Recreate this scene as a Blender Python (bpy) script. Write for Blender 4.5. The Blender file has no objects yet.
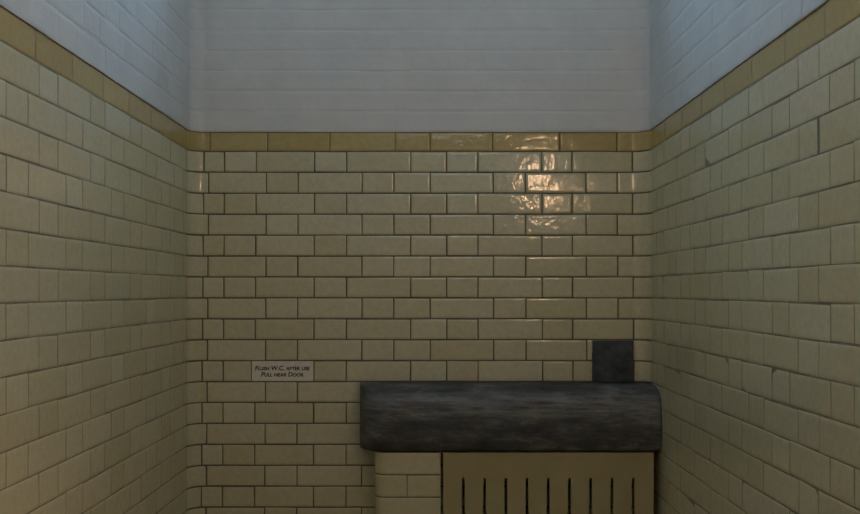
import bpy, bmesh, math, random
from mathutils import Vector, noise
random.seed(7)
S = bpy.context.scene
COL = S.collection
PX = 0.003727            # metres per pixel on the far wall
D = 3.77                 # camera to far wall
CAMZ = 1.5077
XL, XR = -0.892, 0.813   # side walls
R = 0.061                # radius of the coved corners
YF = -0.5                # near wall with the doorway
ROW = 0.078
ZBAND0 = CAMZ + (291 - 151.4) * PX
ZBAND1 = CAMZ + (291 - 132.0) * PX
PROW = 20.3 * PX
ZC = 4.12                # ceiling
def bx(px): return (px - 430) * PX
def bz(py): return CAMZ + (291 - py) * PX

# ------------------------------------------------------------------ materials
def new_mat(name):
    m = bpy.data.materials.new(name); m.use_nodes = True
    nt = m.node_tree; nt.nodes.clear()
    out = nt.nodes.new('ShaderNodeOutputMaterial')
    b = nt.nodes.new('ShaderNodeBsdfPrincipled')
    nt.links.new(b.outputs[0], out.inputs[0])
    return m, nt, b, out
def node(nt, t, **kw):
    n = nt.nodes.new(t)
    for k, v in kw.items():
        if k in n.inputs: n.inputs[k].default_value = v
        else: setattr(n, k, v)
    return n
def ramp(nt, src, stops):
    r = nt.nodes.new('ShaderNodeValToRGB')
    e = r.color_ramp.elements
    while len(e) < len(stops): e.new(0.5)
    for q, (p, c) in zip(e, stops):
        q.position = p; q.color = (*c, 1) if len(c) == 3 else c
    nt.links.new(src, r.inputs[0]); return r
def mixc(nt, fac, a, b, mode='MIX'):
    m = nt.nodes.new('ShaderNodeMix'); m.data_type = 'RGBA'; m.blend_type = mode
    for v, i in ((fac, 0), (a, 6), (b, 7)):
        if hasattr(v, 'links'): nt.links.new(v, m.inputs[i])
        elif i == 0: m.inputs[0].default_value = v
        else: m.inputs[i].default_value = (*v, 1)
    return m.outputs[2]
def coords(nt, scale=None):
    g = nt.nodes.new('ShaderNodeNewGeometry').outputs['Position']
    if scale:
        mp = nt.nodes.new('ShaderNodeMapping'); mp.inputs['Scale'].default_value = scale
        nt.links.new(g, mp.inputs[0]); return mp.outputs[0]
    return g
def noise_n(nt, vec, scale, detail=3, rough=0.55):
    n = node(nt, 'ShaderNodeTexNoise', Scale=scale, Detail=detail, Roughness=rough)
    nt.links.new(vec, n.inputs['Vector']); return n.outputs['Fac']
def bump(nt, b, h, dist, strength=1.0):
    n = node(nt, 'ShaderNodeBump', Strength=strength, Distance=dist)
    nt.links.new(h, n.inputs['Height']); nt.links.new(n.outputs[0], b.inputs['Normal'])

def glaze(name, c_dark, c_mid, c_light, stain, rough, wav=0.0006):
    m, nt, b, _ = new_mat(name)
    a = node(nt, 'ShaderNodeAttribute', attribute_name='tint')
    base = ramp(nt, a.outputs['Fac'], [(0, c_dark), (0.5, c_mid), (1, c_light)]).outputs[0]
    p = coords(nt)
    n1 = noise_n(nt, p, 9, 5, 0.65)
    f = ramp(nt, n1, [(0.50, (0, 0, 0)), (0.78, (0.55, 0.55, 0.55))]).outputs[0]
    base = mixc(nt, f, base, stain)
    n2 = noise_n(nt, p, 55, 4, 0.7)
    f2 = ramp(nt, n2, [(0.3, (0.90, 0.90, 0.88)), (0.7, (1.05, 1.05, 1.05))]).outputs[0]
    base = mixc(nt, 1.0, base, f2, 'MULTIPLY')
    nt.links.new(base, b.inputs['Base Color'])
    rr = ramp(nt, n1, [(0.3, (rough,) * 3), (0.8, (rough * 1.8,) * 3)]).outputs[0]
    nt.links.new(rr, b.inputs['Roughness'])
    bump(nt, b, noise_n(nt, p, 17, 3, 0.6), wav)
    return m
M = {}
M['cream'] = glaze('cream_glaze', (.575, .535, .35), (.62, .585, .405), (.66, .63, .46), (.58, .51, .30), 0.07, 0.0016)
M['ochre'] = glaze('ochre_glaze', (.44, .335, .13), (.49, .385, .155), (.54, .43, .185), (.47, .34, .125), 0.08, 0.0018)

def plain(name, c, rough, c2=None, sc=20, bmp=0.0, bsc=40, stretch=None, metallic=0):
    m, nt, b, _ = new_mat(name)
    p = coords(nt, stretch)
    if c2:
        f = noise_n(nt, p, sc, 6, 0.65)
        r = ramp(nt, f, [(0.35, c), (0.68, c2)])
        nt.links.new(r.outputs[0], b.inputs['Base Color'])
    else: b.inputs['Base Color'].default_value = (*c, 1)
    b.inputs['Roughness'].default_value = rough; b.inputs['Metallic'].default_value = metallic
    if bmp: bump(nt, b, noise_n(nt, p, bsc, 4), bmp)
    return m
M['mortar'] = plain('brown_mortar', (.10, .085, .055), .9, (.17, .145, .10), 12)
M['pale_mortar'] = plain('grey_brown_mortar', (.16, .14, .10), .9, (.30, .265, .20), 9)
M['paint'] = plain('white_paint', (.63, .65, .65), .5, (.70, .72, .72), 6, .0012, 45)
M['concrete'] = None
m, nt, b, _ = new_mat('dark_cement')
p = coords(nt, (1.0, 1.0, 3.2))
f = noise_n(nt, p, 7, 8, 0.72)
c = ramp(nt, f, [(0.36, (.036, .039, .043)), (0.52, (.082, .087, .092)), (0.68, (.22, .222, .22))]).outputs[0]
p2 = coords(nt, (5, 5, 40))
f2 = noise_n(nt, p2, 2.2, 6, 0.7)
c = mixc(nt, ramp(nt, f2, [(.57, (0, 0, 0)), (.72, (.5, .5, .5))]).outputs[0], c, (.17, .165, .155))
c = mixc(nt, ramp(nt, noise_n(nt, coords(nt), 26, 5, .7), [(.62, (0, 0, 0)), (.75, (.5, .5, .5))]).outputs[0], c, (.07, .052, .035))
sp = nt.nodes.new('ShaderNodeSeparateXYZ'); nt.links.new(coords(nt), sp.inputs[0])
band = ramp(nt, node(nt, 'ShaderNodeMapRange', **{'From Min': CAMZ - .46, 'From Max': CAMZ - .34}).outputs[0], [(0, (0, 0, 0)), (.3, (1, 1, 1)), (.62, (1, 1, 1)), (.9, (0, 0, 0))])  # highlight on the upper front painted in, broken up by worn streaks
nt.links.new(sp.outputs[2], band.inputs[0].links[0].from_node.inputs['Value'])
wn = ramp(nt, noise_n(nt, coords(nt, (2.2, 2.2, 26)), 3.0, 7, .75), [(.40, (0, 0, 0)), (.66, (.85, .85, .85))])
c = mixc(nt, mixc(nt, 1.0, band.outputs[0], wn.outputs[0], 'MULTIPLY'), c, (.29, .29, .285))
nt.links.new(c, b.inputs['Base Color']); b.inputs['Roughness'].default_value = .62
bump(nt, b, noise_n(nt, coords(nt), 60, 6, .7), .004)
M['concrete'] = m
M['slate'] = plain('blue_black_slate', (.018, .025, .036), .6, (.080, .095, .112), 16, .004, 50)
M['panel'] = plain('cream_brown_paint', (.385, .345, .19), .45, (.44, .395, .23), 8, .0012, 30)
M['floor'] = plain('worn_floor', (.12, .09, .07), .6, (.18, .14, .11), 6, .002, 40)
M['ceil'] = plain('ceiling_paint', (.68, .68, .66), .8, (.74, .74, .72), 4)
M['brown'] = plain('brown_corridor_paint', (.12, .10, .085), .6, (.15, .125, .105), 5)
M['letter'] = plain('black_lettering', (.012, .011, .010), .4)
M['metal'] = plain('painted_metal', (.10, .10, .095), .45, (.14, .14, .13), 30)
M['wood'] = plain('painted_door', (.10, .13, .11), .5, (.13, .16, .14), 6)
m, nt, b, out = new_mat('window_glass')
tr = nt.nodes.new('ShaderNodeBsdfTransparent'); tr.inputs[0].default_value = (.93, .96, .96, 1)
gl = node(nt, 'ShaderNodeBsdfGlossy', Roughness=.02)
mx = node(nt, 'ShaderNodeMixShader'); mx.inputs[0].default_value = .07
nt.links.new(tr.outputs[0], mx.inputs[1]); nt.links.new(gl.outputs[0], mx.inputs[2]); nt.links.new(mx.outputs[0], out.inputs[0])
M['glass'] = m
def emis(name, c, s):
    m, nt, b, out = new_mat(name)
    b.inputs['Base Color'].default_value = (.8, .8, .78, 1)
    b.inputs['Emission Color'].default_value = (*c, 1); b.inputs['Emission Strength'].default_value = s
    return m
M['lamp'] = emis('lit_lamp_glass', (1.0, .62, .36), 27)
M['fill_glow'] = emis('fill_glow_glass', (.90, 1.0, .98), 4.3)  # glow of the added fanlight, brightens the cell from the front
M['tube'] = emis('lit_corridor_glass', (1.0, .66, .38), 650)

# ------------------------------------------------------------------ object helpers
def link(name, me, mats, parent=None, kind=None, label=None, cat=None, group=None, loc=None):
    o = bpy.data.objects.new(name, me); COL.objects.link(o)
    for m in mats: me.materials.append(m)
    if parent: o.parent = parent
    if kind: o['kind'] = kind
    if label: o['label'] = label
    if cat: o['category'] = cat
    if group: o['group'] = group
    if loc: o.location = loc
    return o
def empty(name, loc, label, cat):
    o = bpy.data.objects.new(name, None); COL.objects.link(o)
    o.location = loc; o.empty_display_size = .1; o['label'] = label; o['category'] = cat
    return o
class MB:
    """collects vertices and faces of one mesh"""
    def __init__(s): s.v = []; s.f = []; s.m = []; s.t = []; s.sm = []
    def box(s, x0, x1, y0, y1, z0, z1, mat=0):
        n = len(s.v)
        s.v += [(x, y, z) for x in (x0, x1) for y in (y0, y1) for z in (z0, z1)]
        s.t += [.5] * 8
        for q in ((0, 1, 3, 2), (4, 6, 7, 5), (0, 4, 5, 1), (2, 3, 7, 6), (0, 2, 6, 4), (1, 5, 7, 3)):
            s.f.append([n + i for i in q]); s.m.append(mat); s.sm.append(False)
    def grid(s, P, mat=0, tint=.5, smooth=True):
        n = len(s.v); a = len(P); c = len(P[0])
        for r in P: s.v += [tuple(q) for q in r]
        s.t += [tint] * (a * c)
        for i in range(a - 1):
            for j in range(c - 1):
                s.f.append([n + i * c + j, n + (i + 1) * c + j, n + (i + 1) * c + j + 1, n + i * c + j + 1])
                s.m.append(mat); s.sm.append(smooth)
    def mesh(s, name):
        me = bpy.data.meshes.new(name); me.from_pydata(s.v, [], s.f)
        me.polygons.foreach_set('material_index', s.m); me.polygons.foreach_set('use_smooth', s.sm)
        at = me.attributes.new('tint', 'FLOAT', 'POINT'); at.data.foreach_set('value', s.t)
        me.update(); return me
def bevel_mesh(name, boxes, w, seg=2):
    bm = bmesh.new()
    for (x0, x1, y0, y1, z0, z1) in boxes:
        r = bmesh.ops.create_cube(bm, size=1)
        for v in r['verts']:
            v.co = Vector(((x0 + x1) / 2 + v.co.x * (x1 - x0), (y0 + y1) / 2 + v.co.y * (y1 - y0), (z0 + z1) / 2 + v.co.z * (z1 - z0)))
    if w: bmesh.ops.bevel(bm, geom=list(bm.edges), offset=w, segments=seg, profile=.6, affect='EDGES')
    bmesh.ops.recalc_face_normals(bm, faces=bm.faces)
    me = bpy.data.meshes.new(name); bm.to_mesh(me); bm.free(); return me

# ------------------------------------------------------------------ brick courses
ARC = R * math.pi / 2
XA, XB = XL + R, XR - R
FLAT = XB - XA
def back_path(s):
    """arc length along the far wall with its coved ends -> point and normal into the cell"""
    if s < 0: return Vector((XL, D - R + s, 0)), Vector((1, 0, 0))
    if s < ARC:
        a = s / R
        return Vector((XA - R * math.cos(a), D - R + R * math.sin(a), 0)), Vector((math.cos(a), -math.sin(a), 0))
    if s <= ARC + FLAT: return Vector((XA + s - ARC, D, 0)), Vector((0, -1, 0))
    s2 = s - ARC - FLAT
    if s2 < ARC:
        a = s2 / R
        return Vector((XB + R * math.sin(a), D - R + R * math.cos(a), 0)), Vector((-math.sin(a), -math.cos(a), 0))
    return Vector((XR, D - R - (s2 - ARC), 0)), Vector((-1, 0, 0))
def left_path(s): return Vector((XL, s, 0)), Vector((1, 0, 0))
def right_path(s): return Vector((XR, -s, 0)), Vector((-1, 0, 0))
def sx(x): return ARC + x - XA           # far wall x -> s

def brick(mb, path, s0, s1, z0, z1, curved, mat, rng, jw=.0017, jh=.0021, rec=.0016, bev=.0024, tilt=.0006, vrec=None, tint=None, lift=0.0, wob=.0007):
    vrec = rec if vrec is None else vrec
    a0, a1 = s0 + jw + rng.uniform(-.0003, .0005), s1 - jw + rng.uniform(-.0005, .0003)
    b0, b1 = z0 + jh + rng.uniform(-wob, wob) * .6, z1 - jh + rng.uniform(-wob, wob) * .6
    n = max(1, int((a1 - a0) / .012)) if curved else 2
    ee = (0, bev * .35, bev, bev + .007)
    e = [min(q, (a1 - a0) * .42) for q in ee]
    S_ = [a0 + q for q in e] + [a0 + e[3] + (a1 - a0 - 2 * e[3]) * k / n for k in range(1, n)] + [a1 - q for q in reversed(e)]
    Z_ = [b0 + q for q in ee] + [b1 - q for q in reversed(ee)]
    hs = [-vrec, -vrec * .38, 0, 0]; hz = [-rec, -rec * .38, 0, 0]
    HS = hs + [0] * (n - 1) + hs[::-1]; HZ = hz + hz[::-1]
    t = [rng.uniform(-tilt, tilt) for _ in range(4)]
    skew = [rng.uniform(-wob, wob) for _ in range(2)]
    P = []
    for i, s in enumerate(S_):
        u = (s - a0) / (a1 - a0); p, nn = path(s); rowp = []
        for j, z in enumerate(Z_):
            w = (z - b0) / (b1 - b0)
            tl = (t[0] * (1 - u) + t[1] * u) * (1 - w) + (t[2] * (1 - u) + t[3] * u) * w
            h = min(HS[i], HZ[j]) + tl + lift
            q = p + nn * h; q.z = z + (skew[0] * (1 - u) + skew[1] * u) * .5
            rowp.append(q)
        P.append(rowp)
    if path is back_path or True: P = P[::-1]
    mb.grid(P, mat, rng.betavariate(2.2, 2.2) if tint is None else tint)
def sheet(mb, path, ss, z0, z1, mat, h):
    P = []
    for s in ss:
        p, n = path(s); q = p + n * h
        P.append([Vector((q.x, q.y, z0)), Vector((q.x, q.y, z1))])
    mb.grid(P[::-1], mat)

A_PX = [204.0, 224.6, 256.3, 314.6, 346.8, 410.8, 446.6, 477.8, 541.8, 572.0, 632.3]
B_PX = [208.7, 266.5, 298.2, 362.2, 393.9, 430.2, 493.2, 525.4, 585.8, 617.0]
BAND_PX = [210, 267.5, 330, 395, 430, 492.7, 559.7, 617]
NR = 26
def back_joints(i, pat):
    k = 1 + .0007 * i
    f = lambda p: sx(bx(430 + (p - 430) * k))
    if pat == 'A':
        j = [0.0] + [f(p) for p in A_PX] + [2 * ARC + FLAT + .069]
        if i == 10: j[3] = f(252.6)
        return j
    return [-.049] + [f(p) for p in B_PX] + [2 * ARC + FLAT + .014]
def flemish(lo, hi, anchor, first):
    """joints covering lo..hi; anchor is the start of a stretcher ('s') or header ('h')"""
    st, hd = .2335, .1175
    seq = (st, hd) if first == 's' else (hd, st)
    P = st + hd
    a = anchor - P * math.ceil((anchor - lo) / P + 1)
    js = []; x = a; k = 0
    while x < hi + P:
        js.append(x); x += seq[k % 2]; k += 1
    js = [x for x in js if lo + .03 < x < hi - .03]
    return [lo] + js + [hi]
rng = random.Random(11)
back = MB(); left = MB(); right = MB(); bt = MB(); lt = MB(); rt = MB()
ARCS = [ARC * k / 8 for k in range(9)]
SS = [-.05] + ARCS + [ARC + FLAT] + [ARC + FLAT + q for q in ARCS[1:]] + [2 * ARC + FLAT + .07]
def jit(js, a=.0012): return [js[0]] + [x + rng.uniform(-a, a) for x in js[1:-1]] + [js[-1]]
for i in range(NR):
    z1 = ZBAND0 - ROW * i; z0 = z1 - ROW
    pat = 'A' if i % 2 == 0 else 'B'
    js = back_joints(i, pat)
    for k, (a, c) in enumerate(zip(js, js[1:])):
        if i == 10 and k == 3: continue            # the lettered tile sits here
        cv = a < ARC or c > ARC + FLAT
        brick(back, back_path, a, c, z0, z1, cv, 0, rng, tilt=.0006)
    yl = 3.709 if pat == 'A' else 3.660
    anchor = 2.4267 if pat == 'A' else 2.2475
    for a, c in zip(*(lambda q: (q, q[1:]))(jit(flemish(YF, yl, anchor, 's')))):
        brick(left, left_path, a, c, z0, z1, False, 0, rng, jw=.0013, jh=.0014, tilt=.0007, wob=.0014, rec=.0009, bev=.0016)
    yr = 3.640 if pat == 'A' else 3.695
    anchor = -2.467 if pat == 'A' else -2.640
    for a, c in zip(*(lambda q: (q, q[1:]))(jit(flemish(-yr, -YF, anchor, 's'), .003))):
        brick(right, right_path, a, c, z0, z1, False, 0, rng, jw=.0013, jh=.0015, tilt=.0008, wob=.0018, rec=.0009, bev=.0016)
# ochre band
js = [0.0] + [sx(bx(p)) for p in BAND_PX] + [2 * ARC + FLAT]
for a, c in zip(js, js[1:]):
    brick(bt, back_path, a, c, ZBAND0, ZBAND1, a < ARC or c > ARC + FLAT, 0, rng, tilt=.0005, jw=.001, jh=.0012)
js = [YF] + [x for x in [2.287 + .237 * k for k in range(-11, 6)] if x > YF + .03] + [3.709]
for a, c in zip(js, js[1:]): brick(lt, left_path, a, c, ZBAND0, ZBAND1, False, 0, rng, jw=.0006, jh=.0012, tilt=.0005)
js = [-3.709] + [-x for x in sorted([2.083 - .235 * k for k in range(0, 11)] + [2.201 + .1175 * 1 + .2365 * k for k in range(0, 6)], reverse=True) if YF + .03 < x < 3.68] + [-YF]
for a, c in zip(js, js[1:]): brick(rt, right_path, a, c, ZBAND0, ZBAND1, False, 0, rng, jw=.0008, jh=.0014, tilt=.0010)
# white painted brick above
WX0, WX1, WZ0, WZ1, WT = -.54, .46, 2.98, 3.92, .32     # window opening and depth of its reveal
def painted(mb, path, js, i, curved_test, clip=None):
    z0 = ZBAND1 + PROW * i; z1 = min(z0 + PROW, ZC)
    if z1 - z0 < .03: return
    for a, c in zip(js, js[1:]):
        parts = [(a, c)]
        if clip and z1 > WZ0 and z0 < WZ1:
            parts = [q for q in ((a, min(c, clip[0])), (max(a, clip[1]), c)) if q[1] - q[0] > .015]
        for (u, w) in parts:
            far = path is back_path
            brick(mb, path, u, w, z0, z1, curved_test(u, w), 1, rng, jw=.0004 if far else .0012, jh=.0016, rec=.0014 if far else .0010, vrec=.0001 if far else .0005, bev=.006, tilt=.0009, wob=.0024, lift=.004)
for i in range(28):
    pat = 'A' if i % 2 else 'B'
    painted(back, back_path, jit(back_joints(0, pat), .004), i, lambda u, w: u < ARC or w > ARC + FLAT, (sx(WX0), sx(WX1)))
    painted(left, left_path, jit(flemish(YF, 3.709 if pat == 'A' else 3.660, 2.36 if i % 2 else 2.185, 's'), .006), i, lambda u, w: False)
    painted(right, right_path, jit(flemish(-(3.640 if pat == 'A' else 3.695), -YF, -2.38 if i % 2 else -2.20, 's'), .006), i, lambda u, w: False)
# mortar beds, paint bed and the lip of the paint over the band
sheet(back, back_path, SS, 0, ZBAND1, 2, -.0009)
sheet(left, left_path, [YF, D], 0, ZBAND1, 2, -.0007)
sheet(right, right_path, [-D, -YF], 0, ZBAND1, 2, -.0007)
sheet(left, left_path, [YF, D], ZBAND1, ZC, 1, .0030)
sheet(right, right_path, [-D, -YF], ZBAND1, ZC, 1, .0030)
sheet(back, back_path, SS, ZBAND1, WZ0, 1, .0031)
sheet(back, back_path, SS, WZ1, ZC, 1, .0031)
sheet(back, back_path, [q for q in SS if q <= ARC] + [sx(WX0)], WZ0, WZ1, 1, .0031)
sheet(back, back_path, [sx(WX1)] + [q for q in SS if q >= ARC + FLAT], WZ0, WZ1, 1, .0031)
for mb, pth, ss in ((left, left_path, [YF, D - R]), (right, right_path, [-(D - R), -YF]), (back, back_path, SS[1:-1])):
    P = []
    for s in ss:
        p, n = pth(s); P.append([Vector(((p - n * .004).x, (p - n * .004).y, ZBAND1)), Vector(((p + n * .0035).x, (p + n * .0035).y, ZBAND1 + .0005))])
    mb.grid(P[::-1], 1, smooth=False)
# solid wall behind, with the window's reveal
back.box(XL - .3, XR + .3, D + .02, D + .42, -.1, WZ0, 1)
back.box(XL - .3, XR + .3, D + .02, D + .42, WZ1, ZC + .1, 1)
back.box(XL - .3, WX0, D + .002, D + .42, WZ0, WZ1, 1)
back.box(WX1, XR + .3, D + .002, D + .42, WZ0, WZ1, 1)
PX0, PX1, PZ0, PZ1 = WX0 + .04, WX1 - .04, WZ0 + .26, WZ1 - .03      # the pane at the outer end of the splay
ya, yb = D + .0, D + WT + .03
for q in ([(WX0, ya, WZ0), (WX1, ya, WZ0), (PX1, yb, PZ0), (PX0, yb, PZ0)], [(WX0, ya, WZ1), (WX0, ya, WZ0), (PX0, yb, PZ0), (PX0, yb, PZ1)],
          [(WX1, ya, WZ0), (WX1, ya, WZ1), (PX1, yb, PZ1), (PX1, yb, PZ0)], [(WX1, ya, WZ1), (WX0, ya, WZ1), (PX0, yb, PZ1), (PX1, yb, PZ1)]):
    back.grid([[Vector(q[0]), Vector(q[1])], [Vector(q[3]), Vector(q[2])]], 1, smooth=False)
back.box(WX0 - .01, WX1 + .01, D + .0, D + .02, WZ0 - .02, WZ0, 1)
back.box(WX0 - .01, WX1 + .01, D + .0, D + .02, WZ1, WZ1 + .02, 1)
left.box(XL - .3, XL - .012, YF - .25, D + .42, -.1, ZC + .1, 1)
right.box(XR + .012, XR + .3, YF - .25, D + .42, -.1, ZC + .1, 1)
walls = [M['cream'], M['paint'], M['mortar']]
link('wall_back', back.mesh('wall_back'), walls, kind='structure', label='far cell wall of cream glazed bricks below white painted brick')
side = [M['cream'], M['paint'], M['pale_mortar']]
link('wall_left', left.mesh('wall_left'), side, kind='structure', label='left cell wall of cream glazed bricks below white painted brick')
link('wall_right', right.mesh('wall_right'), side, kind='structure', label='right cell wall of cream glazed bricks below white painted brick')
link('trim_1', bt.mesh('trim_1'), [M['ochre']], kind='structure', label='ochre glazed brick band across the far wall')
link('trim_2', lt.mesh('trim_2'), [M['ochre']], kind='structure', label='ochre glazed brick band along the left wall')
link('trim_3', rt.mesh('trim_3'), [M['ochre']], kind='structure', label='ochre glazed brick band along the right wall')

# ------------------------------------------------------------------ rest of the shell
DX0, DX1, DZ = -.32, .55, 2.12         # doorway behind the viewer
FZ0, FZ1 = 2.86, 3.46                # fanlight over the door, unseen, added for frontal fill light
YC = -2.6                              # far side of the corridor
f = MB(); f.box(XL - .3, XR + .3, YF, D + .05, -.1, 0); link('floor', f.mesh('floor'), [M['floor']], kind='structure')
f = MB(); f.box(XL - .3, XR + .3, YF - .25, D + .42, ZC, ZC + .1); link('ceiling', f.mesh('ceiling'), [M['ceil']], kind='structure')
f = MB()
f.box(XL - .3, DX0, YF - .25, YF, -.1, ZC, 0); f.box(DX1, XR + .3, YF - .25, YF, -.1, ZC, 0); f.box(DX0, DX1, YF - .25, YF, DZ, FZ0, 0); f.box(DX0, DX1, YF - .25, YF, FZ1, ZC, 0)
link('wall_front', f.mesh('wall_front'), [M['paint']], kind='structure')
f = MB()
f.box(-2.6, 2.6, YC - .1, YC, -.1, 3.0); f.box(-2.7, -2.6, YC - .1, YF - .25, -.1, 3.0); f.box(2.6, 2.7, YC - .1, YF - .25, -.1, 3.0)
f.box(-2.7, XL - .3, YF - .25, YF - .15, -.1, 3.0); f.box(XR + .3, 2.7, YF - .25, YF - .15, -.1, 3.0)
link('wall_corridor', f.mesh('wall_corridor'), [M['brown']], kind='structure')
f = MB(); f.box(-2.7, 2.7, YC - .1, YF, -.1, 0); link('floor_corridor', f.mesh('floor_corridor'), [M['floor']], kind='structure')
f = MB(); f.box(-2.7, 2.7, YC - .1, YF - .25, 3.0, 3.1); link('ceiling_corridor', f.mesh('ceiling_corridor'), [M['brown']], kind='structure')
fl = MB()
for k in range(5):
    x = DX0 + (DX1 - DX0) * k / 4; fl.box(x - .018, x + .018, YF - .16, YF - .10, FZ0, FZ1)
fl.box(DX0, DX1, YF - .16, YF - .10, FZ0, FZ0 + .03); fl.box(DX0, DX1, YF - .16, YF - .10, FZ1 - .03, FZ1)
wf2 = link('fill_fanlight', fl.mesh('fill_fanlight'), [M['metal']], kind='structure')
g = MB(); g.box(DX0, DX1, YF - .14, YF - .13, FZ0, FZ1); link('fill_pane', g.mesh('fill_pane'), [M['fill_glow']], parent=wf2)  # glowing pane added out of view as fill for the far wall
# high window
fr = MB(); t = .035
y0, y1 = D + WT - .03, D + WT + .02
fr.box(PX0, PX1, y0, y1, PZ0, PZ0 + t); fr.box(PX0, PX1, y0, y1, PZ1 - t, PZ1)
fr.box(PX0, PX0 + t, y0, y1, PZ0, PZ1); fr.box(PX1 - t, PX1, y0, y1, PZ0, PZ1)
for k in range(1, 5):
    x = PX0 + (PX1 - PX0) * k / 5; fr.box(x - .008, x + .008, y0 + .01, y1 - .01, PZ0, PZ1)
zm = (PZ0 + PZ1) / 2; fr.box(PX0, PX1, y0 + .01, y1 - .01, zm - .008, zm + .008)
wf = link('window_1', fr.mesh('window_1'), [M['metal']], kind='structure')
g = MB(); g.box(PX0, PX1, D + WT - .008, D + WT - .004, PZ0, PZ1); link('window_pane', g.mesh('window_pane'), [M['glass']], parent=wf)

# ------------------------------------------------------------------ dark cement coping
CT, CB = bz(382), CAMZ - .566
CXL, CXR, CP = bx(360.5), XR - .0005, .226
def coping_mesh():
    H = CT - CB; n1 = 22; nx = 120; bm = bmesh.new(); rows = []
    for i in range(nx + 1):
        u = i / nx; x = CXL + (CXR - CXL) * (u ** 1.35)
        tt = min(1, (x - CXL) / .095)
        d0 = CP * (1 - (1 - tt) ** 2.4) ** (1 / 2.4)
        d0 = max(d0, .012)
        row = []
        for k in range(n1 + 1):
            if k <= 15:
                a = math.pi / 2 * k / 15
                d = d0 * (max(0, math.sin(a)) ** (2 / 3.8)); h = H * (.42 + .58 * max(0, math.cos(a)) ** (2 / 3.8))
            else:
                a = math.pi / 2; q = math.pi / 2 * (k - 15) / (n1 - 15)
                d = d0 * (.86 + .14 * max(0, math.cos(q)) ** (2 / 2.6)); h = H * .42 * (1 - math.sin(q) ** (2 / 2.6))
            w = noise.noise(Vector((x * 9, d * 14, h * 14))) * .0035 + noise.noise(Vector((x * 38, d * 40, h * 40 + 5))) * .0018
            ww = w if 0 < k else 0
            row.append(bm.verts.new((x, D - d - ww * math.sin(a), CB + h + w * math.cos(a) * (1 if k else .6))))
        nlow = noise.noise(Vector((x * 16, 3, 0))) * .003
        row[-1].co.z += nlow; row[-2].co.z += nlow * .5
        row.append(bm.verts.new((x, D - d0 * .82, CB - .004 + nlow)))
        row.append(bm.verts.new((x, D - .0, CB - .004)))
        rows.append(row)
    for a, c in zip(rows, rows[1:]):
        for k in range(len(a) - 1): bm.faces.new((a[k], a[k + 1], c[k + 1], c[k]))
        bm.faces.new((a[-1], a[0], c[0], c[-1]))
    bm.faces.new(rows[0]); bm.faces.new(rows[-1][::-1])
    bmesh.ops.recalc_face_normals(bm, faces=bm.faces)
    for q in bm.faces: q.smooth = True
    me = bpy.data.meshes.new('coping'); bm.to_mesh(me); bm.free(); return me
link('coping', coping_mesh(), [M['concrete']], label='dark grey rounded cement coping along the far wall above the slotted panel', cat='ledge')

# ------------------------------------------------------------------ dark block on the wall
def slate_mesh():
    me = bevel_mesh('wall_block', [(bx(592), bx(633), D - .014, D - .0005, CT + .001, bz(340.5))], .003, 2)
    bm = bmesh.new(); bm.from_mesh(me)
    bmesh.ops.subdivide_edges(bm, edges=[e for e in bm.edges if e.calc_length() > .05], cuts=12, use_grid_fill=True)
    for v in bm.verts:
        n = noise.noise(v.co * 40) * .0016
        v.co += Vector((n, noise.noise(v.co * 60 + Vector((3, 1, 2))) * .0010 if v.co.y < D - .003 else 0, n * .6 if v.co.z > CT + .01 else 0))
    bm.to_mesh(me); bm.free(); return me
link('wall_block', slate_mesh(), [M['slate']], label='small square blue-black block on the far wall above the right end of the dark coping', cat='block')

# ------------------------------------------------------------------ glazed brick pier under the coping
PP = .1965
PXL, PXR = -.197, .039
PR = .045
def pier_path(s):
    """s from the wall along the rounded left return, then across the front, then back to the wall"""
    L1 = PP - PR; L2 = L1 + PR * math.pi / 2; L3 = L2 + (PXR - PXL - PR)
    if s < L1: return Vector((PXL, D - s, 0)), Vector((-1, 0, 0))
    if s < L2:
        a = (s - L1) / PR
        return Vector((PXL + PR - PR * math.cos(a), D - L1 - PR * math.sin(a), 0)), Vector((-math.cos(a), -math.sin(a), 0))
    if s <= L3: return Vector((PXL + PR + s - L2, D - PP, 0)), Vector((0, -1, 0))
    return Vector((PXR, D - PP + (s - L3), 0)), Vector((1, 0, 0))
def pier_mesh():
    mb = MB(); L1 = PP - PR; L2 = L1 + PR * math.pi / 2; L3 = L2 + (PXR - PXL - PR)
    ztop = CB - .0045; z = ztop; i = 0
    zj = CAMZ - (475 - 291) * PX / 1.055
    xm = L2 + ((407 - 430) * PX / 1.055) - PXL - PR
    heads = []
    while z > .002:
        zn = zj if i == 0 else max(0, z - .0795)
        if zn < .02: zn = 0
        js = [0, L1 - .06, L3] if i % 2 == 0 else [0, L1 - .10 + .06, xm, L3]
        for a, c in zip(js, js[1:]): brick(mb, pier_path, a, c, zn, z, True, 0, rng, jw=.0014, jh=.0018, tilt=.0005)
        z = zn; i += 1
    ss = [0] + [L1 + (L2 - L1) * k / 8 for k in range(9)] + [L3 - .004]
    sheet(mb, pier_path, ss, 0, ztop, 1, -.0013)
    mb.box(PXL + .06, PXR - .001, D - PP + .006, D - .002, 0.0, ztop - .001, 1)
    return mb.mesh('brick_pier')
link('brick_pier', pier_mesh(), [M['cream'], M['mortar']], label='narrow cream glazed brick pier with a rounded edge, left of the slotted panel', cat='pier')

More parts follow.
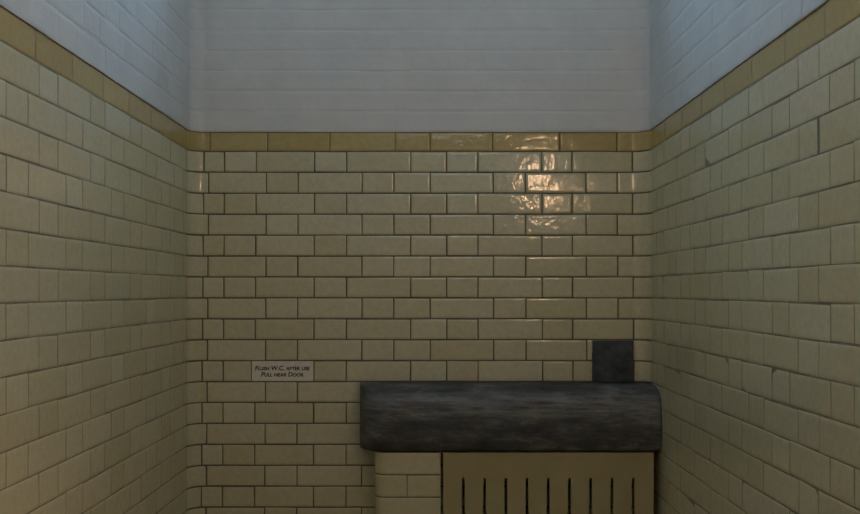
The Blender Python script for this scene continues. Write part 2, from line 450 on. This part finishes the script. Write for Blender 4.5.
# ------------------------------------------------------------------ slotted panel
kx = PX / 1.055
X0, X1 = (443.2 - 430) * kx, (653.6 - 430) * kx
ZT, ZS = CB - .0055, CAMZ - (478 - 291) * kx
def panel_mesh():
    """one sheet with nine open slots, rounded at their tops"""
    slots = [(463.4 + 21.22 * k - 430) * kx for k in range(9)]
    w = .0052; y0, y1 = D - PP, D - PP + .022
    bm = bmesh.new()
    def prism(pts):
        a = [bm.verts.new((x, y0, z)) for x, z in pts]; c = [bm.verts.new((x, y1, z)) for x, z in pts]
        bm.faces.new(a); bm.faces.new(c[::-1])
        for i in range(len(a)):
            j = (i + 1) % len(a); bm.faces.new((a[j], a[i], c[i], c[j]))
    edges = [X0] + [q for s in slots for q in (s - w, s + w)] + [X1]
    for i in range(0, len(edges), 2): prism([(edges[i], 0), (edges[i + 1], 0), (edges[i + 1], ZS - w), (edges[i], ZS - w)])
    top = [(X1, ZS - w), (X1, ZT), (X0, ZT), (X0, ZS - w)]
    for s in slots:
        top += [(s - w, ZS - w)] + [(s - w * math.cos(math.pi * k / 8), ZS - w + w * math.sin(math.pi * k / 8)) for k in range(1, 8)] + [(s + w, ZS - w)]
    prism(top)
    bmesh.ops.remove_doubles(bm, verts=bm.verts, dist=1e-5)
    # drop the inner faces where slats meet the top strip
    dead = [f for f in bm.faces if abs(f.normal.z) > .9 and abs(f.calc_center_median().z - (ZS - w)) < 1e-4]
    bmesh.ops.delete(bm, geom=dead, context='FACES_ONLY')
    bmesh.ops.recalc_face_normals(bm, faces=bm.faces)
    me = bpy.data.meshes.new('slotted_panel'); bm.to_mesh(me); bm.free(); return me
link('slotted_panel', panel_mesh(), [M['panel']], label='tall cream-brown panel with nine narrow vertical slots under the dark coping', cat='panel')

# ------------------------------------------------------------------ lettered tile
zt = ZBAND0 - ROW * 10
jj = back_joints(10, 'A')
sx0, sx1 = XA + jj[3] - ARC + .0016, XA + jj[4] - ARC - .0016
tz0, tz1 = zt - ROW + .002, zt - .002
sg = empty('sign', ((sx0 + sx1) / 2, D, tz0), 'cream tile sign with two lines of black lettering set into the far wall', 'sign')
cx = (sx0 + sx1) / 2
M['signface'] = glaze('sign_glaze', (.82, .79, .70), (.83, .80, .71), (.84, .81, .72), (.76, .72, .60), .2, .0006)
pl = link('tile', bevel_mesh('tile', [(sx0 - cx, sx1 - cx, -.0012, .006, 0, tz1 - tz0)], .0018, 2), [M['signface']], parent=sg)
def text_mesh(lines_spec, size):
    cu = bpy.data.curves.new('lettering', 'FONT')
    txt = '\n'.join(lines_spec)
    cu.body = txt; cu.align_x = 'CENTER'; cu.align_y = 'CENTER'
    cu.size = size; cu.shear = .12; cu.extrude = .0003; cu.space_line = 1.02; cu.offset = .0009; cu.small_caps_scale = .78
    for i, ch in enumerate(txt):
        if ch.isalpha() and ch.islower(): cu.body_format[i].use_small_caps = True
    to = bpy.data.objects.new('lettering_curve', cu); COL.objects.link(to)
    dg = bpy.context.evaluated_depsgraph_get(); dg.update()
    me = bpy.data.meshes.new_from_object(to.evaluated_get(dg))
    bpy.data.objects.remove(to); bpy.data.curves.remove(cu)
    xs = [v.co.x for v in me.vertices]; ys = [v.co.y for v in me.vertices]
    W = max(xs) - min(xs); mx_, my_ = (max(xs) + min(xs)) / 2, (max(ys) + min(ys)) / 2
    k = .204 / W
    for v in me.vertices: v.co = Vector(((v.co.x - mx_) * k, -v.co.z, (v.co.y - my_) * k * 1.0))
    me.materials.clear(); me.name = 'lettering'; return me
link('lettering', text_mesh(['Flush W.C. after use', 'Pull near Door'], .03), [M['letter']], parent=sg, label='black small capitals reading Flush W.C. after use, Pull near Door', loc=(0, -.0016, (tz1 - tz0) / 2))

# ------------------------------------------------------------------ lamps (behind the viewer)
LY, LZ = .89, 2.238
def lathe(prof, n=32, axis='x', cap=True):
    bm = bmesh.new(); rings = []
    for r, h in prof:
        rings.append([bm.verts.new((-h, r * math.cos(2 * math.pi * k / n) * .8, r * math.sin(2 * math.pi * k / n) * 1.15)) for k in range(n)])
    for a, c in zip(rings, rings[1:]):
        for k in range(n): bm.faces.new((a[k], a[(k + 1) % n], c[(k + 1) % n], c[k]))
    bm.faces.new(rings[0]); bm.faces.new(rings[-1][::-1])
    bmesh.ops.recalc_face_normals(bm, faces=bm.faces)
    for q in bm.faces: q.smooth = True
    me = bpy.data.meshes.new('lathe'); bm.to_mesh(me); bm.free(); return me
lp = empty('wall_lamp', (XR - .002, LY, LZ), 'warm caged oval lamp on the right wall, mirrored in the far glazed bricks', 'lamp')
link('base', lathe([(.165, 0), (.17, .01), (.168, .03), (.150, .036)]), [M['metal']], parent=lp)
link('lamp_glass', lathe([(.142, .036), (.142, .08), (.132, .125), (.105, .158), (.06, .175), (.02, .180)]), [M['lamp']], parent=lp)
cg = MB()
cg.box(-.198, -.03, -.006, .006, -.176, -.166); cg.box(-.198, -.03, -.006, .006, .166, .176); cg.box(-.204, -.192, -.006, .006, -.176, .176)
cg.box(-.198, -.03, -.128, -.118, -.005, .005); cg.box(-.198, -.03, .118, .128, -.005, .005); cg.box(-.204, -.192, -.128, .128, -.005, .005)
link('cage', cg.mesh('cage'), [M['metal']], parent=lp)
LC = (1.0, -1.9, 2.46)
cl = empty('corridor_lamp', (LC[0], LC[1], 3.0), 'warm globe lamp hanging from the corridor ceiling', 'lamp')
me = bpy.data.meshes.new('globe'); bm = bmesh.new(); bmesh.ops.create_uvsphere(bm, u_segments=24, v_segments=14, radius=.09)
for v in bm.verts: v.co.z -= .54
for q in bm.faces: q.smooth = True
bm.to_mesh(me); bm.free(); link('globe', me, [M['tube']], parent=cl)
me = bevel_mesh('stem', [(-.008, .008, -.008, .008, -.46, 0), (-.05, .05, -.05, .05, -.02, 0)], .003); link('stem', me, [M['metal']], parent=cl)
def light(name, typ, loc, energy, color, **kw):
    l = bpy.data.lights.new(name, typ); l.energy = energy; l.color = color
    for k, v in kw.items(): setattr(l, k, v)
    o = bpy.data.objects.new(name, l); o.location = loc; COL.objects.link(o); return o
# daylight through the high window
o = light('daylight_portal', 'AREA', ((PX0 + PX1) / 2, D + WT + .03, (PZ0 + PZ1) / 2), 10, (1, 1, 1), shape='RECTANGLE', size=PX1 - PX0, size_y=PZ1 - PZ0)
o.rotation_euler = (math.radians(-90), 0, 0); o.data.cycles.is_portal = True
w = bpy.data.worlds.new('sky'); S.world = w; w.use_nodes = True
bg = w.node_tree.nodes['Background']; bg.inputs[0].default_value = (.44, .70, 1.0, 1); bg.inputs[1].default_value = 24.0

# ------------------------------------------------------------------ camera and view
cam = bpy.data.cameras.new('camera'); co = bpy.data.objects.new('camera', cam); COL.objects.link(co)
co.location = (0, 0, CAMZ); co.rotation_euler = (math.radians(90), 0, 0)
cam.sensor_width = 36; cam.lens = D / PX / 860 * 36; cam.shift_y = 34 / 860; cam.clip_start = .02
S.camera = co
S.view_settings.view_transform = 'Standard'; S.view_settings.look = 'None'
S.view_settings.exposure = 0.0; S.view_settings.gamma = 1; S.view_settings.use_curve_mapping = False
S.cycles.use_denoising = True
S.cycles.max_bounces = 10; S.cycles.diffuse_bounces = 7
S.cycles.caustics_reflective = False; S.cycles.sample_clamp_indirect = 4
